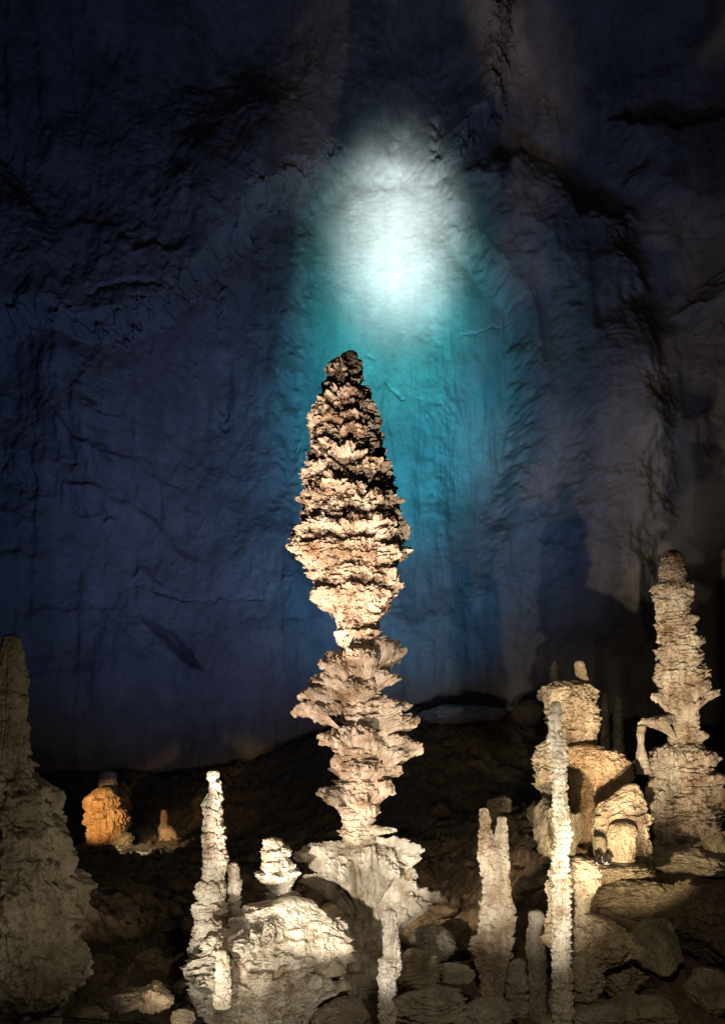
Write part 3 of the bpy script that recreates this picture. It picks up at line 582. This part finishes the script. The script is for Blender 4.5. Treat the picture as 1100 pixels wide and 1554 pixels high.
# dim pillars in the dark behind
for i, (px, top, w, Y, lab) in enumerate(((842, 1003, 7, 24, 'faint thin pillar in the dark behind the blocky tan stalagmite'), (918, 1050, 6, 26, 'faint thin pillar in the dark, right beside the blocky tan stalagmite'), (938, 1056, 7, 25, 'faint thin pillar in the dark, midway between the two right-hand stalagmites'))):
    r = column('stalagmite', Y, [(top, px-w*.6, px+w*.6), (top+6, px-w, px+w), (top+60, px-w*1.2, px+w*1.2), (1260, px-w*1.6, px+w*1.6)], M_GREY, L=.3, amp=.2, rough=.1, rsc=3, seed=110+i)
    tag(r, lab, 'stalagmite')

# ------------------------------------------------------------------ rocks
def R_(px, py, Y, w, h, mat, seed, label, d=None, **kw):
    s = Y/F
    o = rock('rock', P(px, py, Y), (w*s/1.6, (d or w)*s/1.6, h*s/1.6), mat, seed=seed, **kw); tag(o, label, 'rock'); return o
R_(528, 1548, 10.4, 84, 44, M_GREY, 201, 'flat grey rock slab sloping right of the pale mound, at the bottom', rough=.16)
R_(232, 1512, 10.2, 46, 40, M_TAN, 203, 'rounded tan rock glinting on the ground left of the pale mound', rough=.25)
R_(185, 1515, 9.8, 62, 30, M_DARK, 204, 'flat dark rock between the dim beige stalagmite and the glinting tan rock', rot=.4, rough=.18)
R_(278, 1544, 9.7, 34, 20, M_DARK, 205, 'small dark rock at the lower left foot of the pale mound')
R_(655, 1432, 12.6, 60, 46, M_GREY, 206, 'dim angular rock at the right end of the fan-shaped foot', rot=.5, strata=.2)
R_(632, 1475, 12.0, 64, 52, M_KHAKI, 207, 'dim split rock behind the slim white stalagmite, right side', rot=.8, strata=.25)
R_(690, 1418, 13.6, 44, 38, M_DARK, 208, 'rounded dark rock to the left of the two-pronged stalagmite')
R_(650, 1532, 10.6, 120, 56, M_GREY, 209, 'big wrinkled grey rock right of the slim white stalagmite at bottom', rough=.22, strata=.25, rot=.3)
R_(690, 1478, 11.3, 50, 30, M_GREY, 210, 'small wedge-shaped rock with a pale tip above the big wrinkled rock', rot=.9, strata=.2)
R_(745, 1540, 11.2, 70, 36, M_GREY, 211, 'low grey rock under the two-pronged stalagmite', rough=.2)
R_(885, 1490, 11.3, 62, 62, M_KHAKI, 212, 'craggy khaki boulder right against the tall white pillar', rough=.22, strata=.15)
R_(945, 1490, 12.2, 62, 58, M_KHAKI, 213, 'craggy boulder under the tan flowstone cascade', rough=.2, strata=.15)
R_(905, 1540, 10.9, 74, 36, M_GREY, 214, 'flat-topped grey block at the bottom, right of the tall white pillar', cuts=14)
R_(970, 1540, 11.4, 90, 50, M_KHAKI, 215, 'wide khaki block at the bottom, next to the flat-topped block', cuts=12)
R_(1000, 1440, 13.2, 76, 76, M_KHAKI, 236, 'rounded boulder right of the tan flowstone cascade', rough=.16, cuts=15)
R_(1060, 1400, 13.6, 110, 120, M_DARK, 217, 'large dark outcrop at the right edge below the tan flowstone dome', rough=.2, strata=.12)
R_(1075, 1500, 12.6, 80, 70, M_KHAKI, 218, 'square dim boulder in the bottom right corner', cuts=12, rough=.16)
R_(985, 1372, 14.4, 130, 56, M_DARK, 219, 'dark shelf of rock beneath the tan flowstone dome', rough=.2, strata=.15)
R_(1030, 1305, 15.6, 150, 36, M_KHAKI, 220, 'rough rock bench at the foot of the tall right-hand stalagmite', rough=.25)
R_(930, 1318, 14.6, 84, 20, M_KHAKI, 221, 'low pale rock lip in front of the tan dome, holding two floodlights', rough=.2)
R_(1085, 1290, 15.4, 50, 56, M_KHAKI, 222, 'crumbly heap of rock at the right edge beside the tall right-hand stalagmite', rough=.35)
R_(845, 1260, 15.0, 60, 100, M_KHAKI, 223, 'dim rock face under the ragged tan flowstone lump', rough=.2)
R_(700, 1082, 41.0, 120, 26, M_WALL, 224, 'pale far ledge of rock in bluish light, low behind the plated stem', rough=.15)
R_(800, 1080, 40.0, 40, 30, M_DARK, 225, 'dark far boulder at the right end of the pale far ledge', rough=.15)
R_(760, 1220, 17.0, 34, 24, M_DARK, 226, 'small brown boulder just above the two-pronged stalagmite', rough=.15)
R_(820, 1235, 16.2, 34, 44, M_DARK, 227, 'dim brown boulder left of the thin white pillar, mid height', rough=.15)

# loose stones on the slope behind
protos = []
rng = random.Random(3)
for i in range(160):
    if i < 5:
        o = rock('stone', (0, 0, 0), (1, .9, .7), (M_DARK, M_DARK, M_FLOOR, M_DARK, M_KHAKI)[i], seed=300+i, rough=.15, sub=3); protos.append(o)
    else:
        o = protos[i % 5].copy(); COL.objects.link(o)
    while True:
        Y = rng.uniform(11.5, 36); px = rng.uniform(-20, 1120); x = (px-CX)/F*Y
        if Y < 16 and 900 < px: continue
        if abs(x) < 1.3 and Y < 15.5: continue
        break
    sz = rng.uniform(.10, .34)*(.7+Y/40)
    o.location = (x, Y, float(floor_h(x, Y))+sz*.1); o.scale = (sz*rng.uniform(.8, 1.4), sz, sz*rng.uniform(.6, 1)); o.rotation_euler = (0, 0, rng.uniform(0, 6.3))
    tag(o, 'small dark stone lying loose on the shadowy cave floor', 'stone', 'loose stones on the cave floor')

# ------------------------------------------------------------------ small floodlights
import bmesh
def floodlight(loc, aim, size, label):
    from mathutils import Vector, Matrix
    root = bpy.data.objects.new('floodlight', None); COL.objects.link(root); root.location = tuple(loc)
    tag(root, label, 'floodlight', None)
    q = (Vector(tuple(aim))-Vector(tuple(loc))).to_track_quat('Z', 'Y').to_matrix().to_4x4()
    def cyl(name, r1, r2, d, off, mat, rot=True, seg=28):
        bm = bmesh.new(); bmesh.ops.create_cone(bm, cap_ends=True, segments=seg, radius1=r1*size, radius2=r2*size, depth=d*size)
        bmesh.ops.bevel(bm, geom=bm.edges[:], offset=.03*size, segments=1, affect='EDGES')
        if rot:
            for v in bm.verts: v.co = q @ (v.co+Vector((0, 0, off*size)))
        else:
            for v in bm.verts: v.co = v.co+Vector((0, 0, off*size))
        for v in bm.verts: v.co.z += 1.15*size if rot else 0
        me = bpy.data.meshes.new(name); bm.to_mesh(me); bm.free(); me.materials.append(mat)
        o = bpy.data.objects.new(name, me); COL.objects.link(o); o.parent = root; return o
    cyl('housing', .62, .95, 1.3, 0, M_BLACK); cyl('lens', .8, .8, .08, .7, M_GLASS)
    cyl('bracket', .16, .16, 1.0, .45, M_WHITE, False); cyl('base_plate', .7, .6, .14, .02, M_WHITE, False)
floodlight(P(905, 1312, 14.2), (4.6, 13.4, -1.2), .075, 'left one of two small black floodlights under the tan dome')
floodlight(P(920, 1311, 14.25), (4.9, 13.4, -1.0), .075, 'right one of two small black floodlights under the tan dome')
floodlight(P(201, 1319, 30.4), (-7.6, 29.0, -3.0), .13, 'small black floodlight by the pale ledge under the orange stalagmite')

# ------------------------------------------------------------------ cable barrier at the bottom left
def tube(name, pts, r, mat, parent=None):
    cu = bpy.data.curves.new(name, 'CURVE'); cu.dimensions = '3D'; cu.bevel_depth = r; cu.bevel_resolution = 2
    sp = cu.splines.new('POLY'); sp.points.add(len(pts)-1)
    for p, q in zip(sp.points, pts): p.co = (*q, 1)
    o = bpy.data.objects.new(name, cu); COL.objects.link(o)
    dg = bpy.context.evaluated_depsgraph_get(); me = bpy.data.meshes.new_from_object(o.evaluated_get(dg))
    bpy.data.objects.remove(o); m = bpy.data.objects.new(name, me); COL.objects.link(m); me.materials.clear(); me.materials.append(mat)
    return m
pts = [tuple(P(-200, 1533, 4.6)), tuple(P(-60, 1535, 4.6)), tuple(P(60, 1541, 4.6)), tuple(P(150, 1548, 4.6)), tuple(P(240, 1556, 4.6)), tuple(P(400, 1572, 4.6))]
o = tube('cable', pts, .004, M_ROPE); tag(o, 'thin grey barrier cable crossing the bottom left corner', 'cable')

for o in bpy.data.objects:
    if '_base' in o: del o['_base']
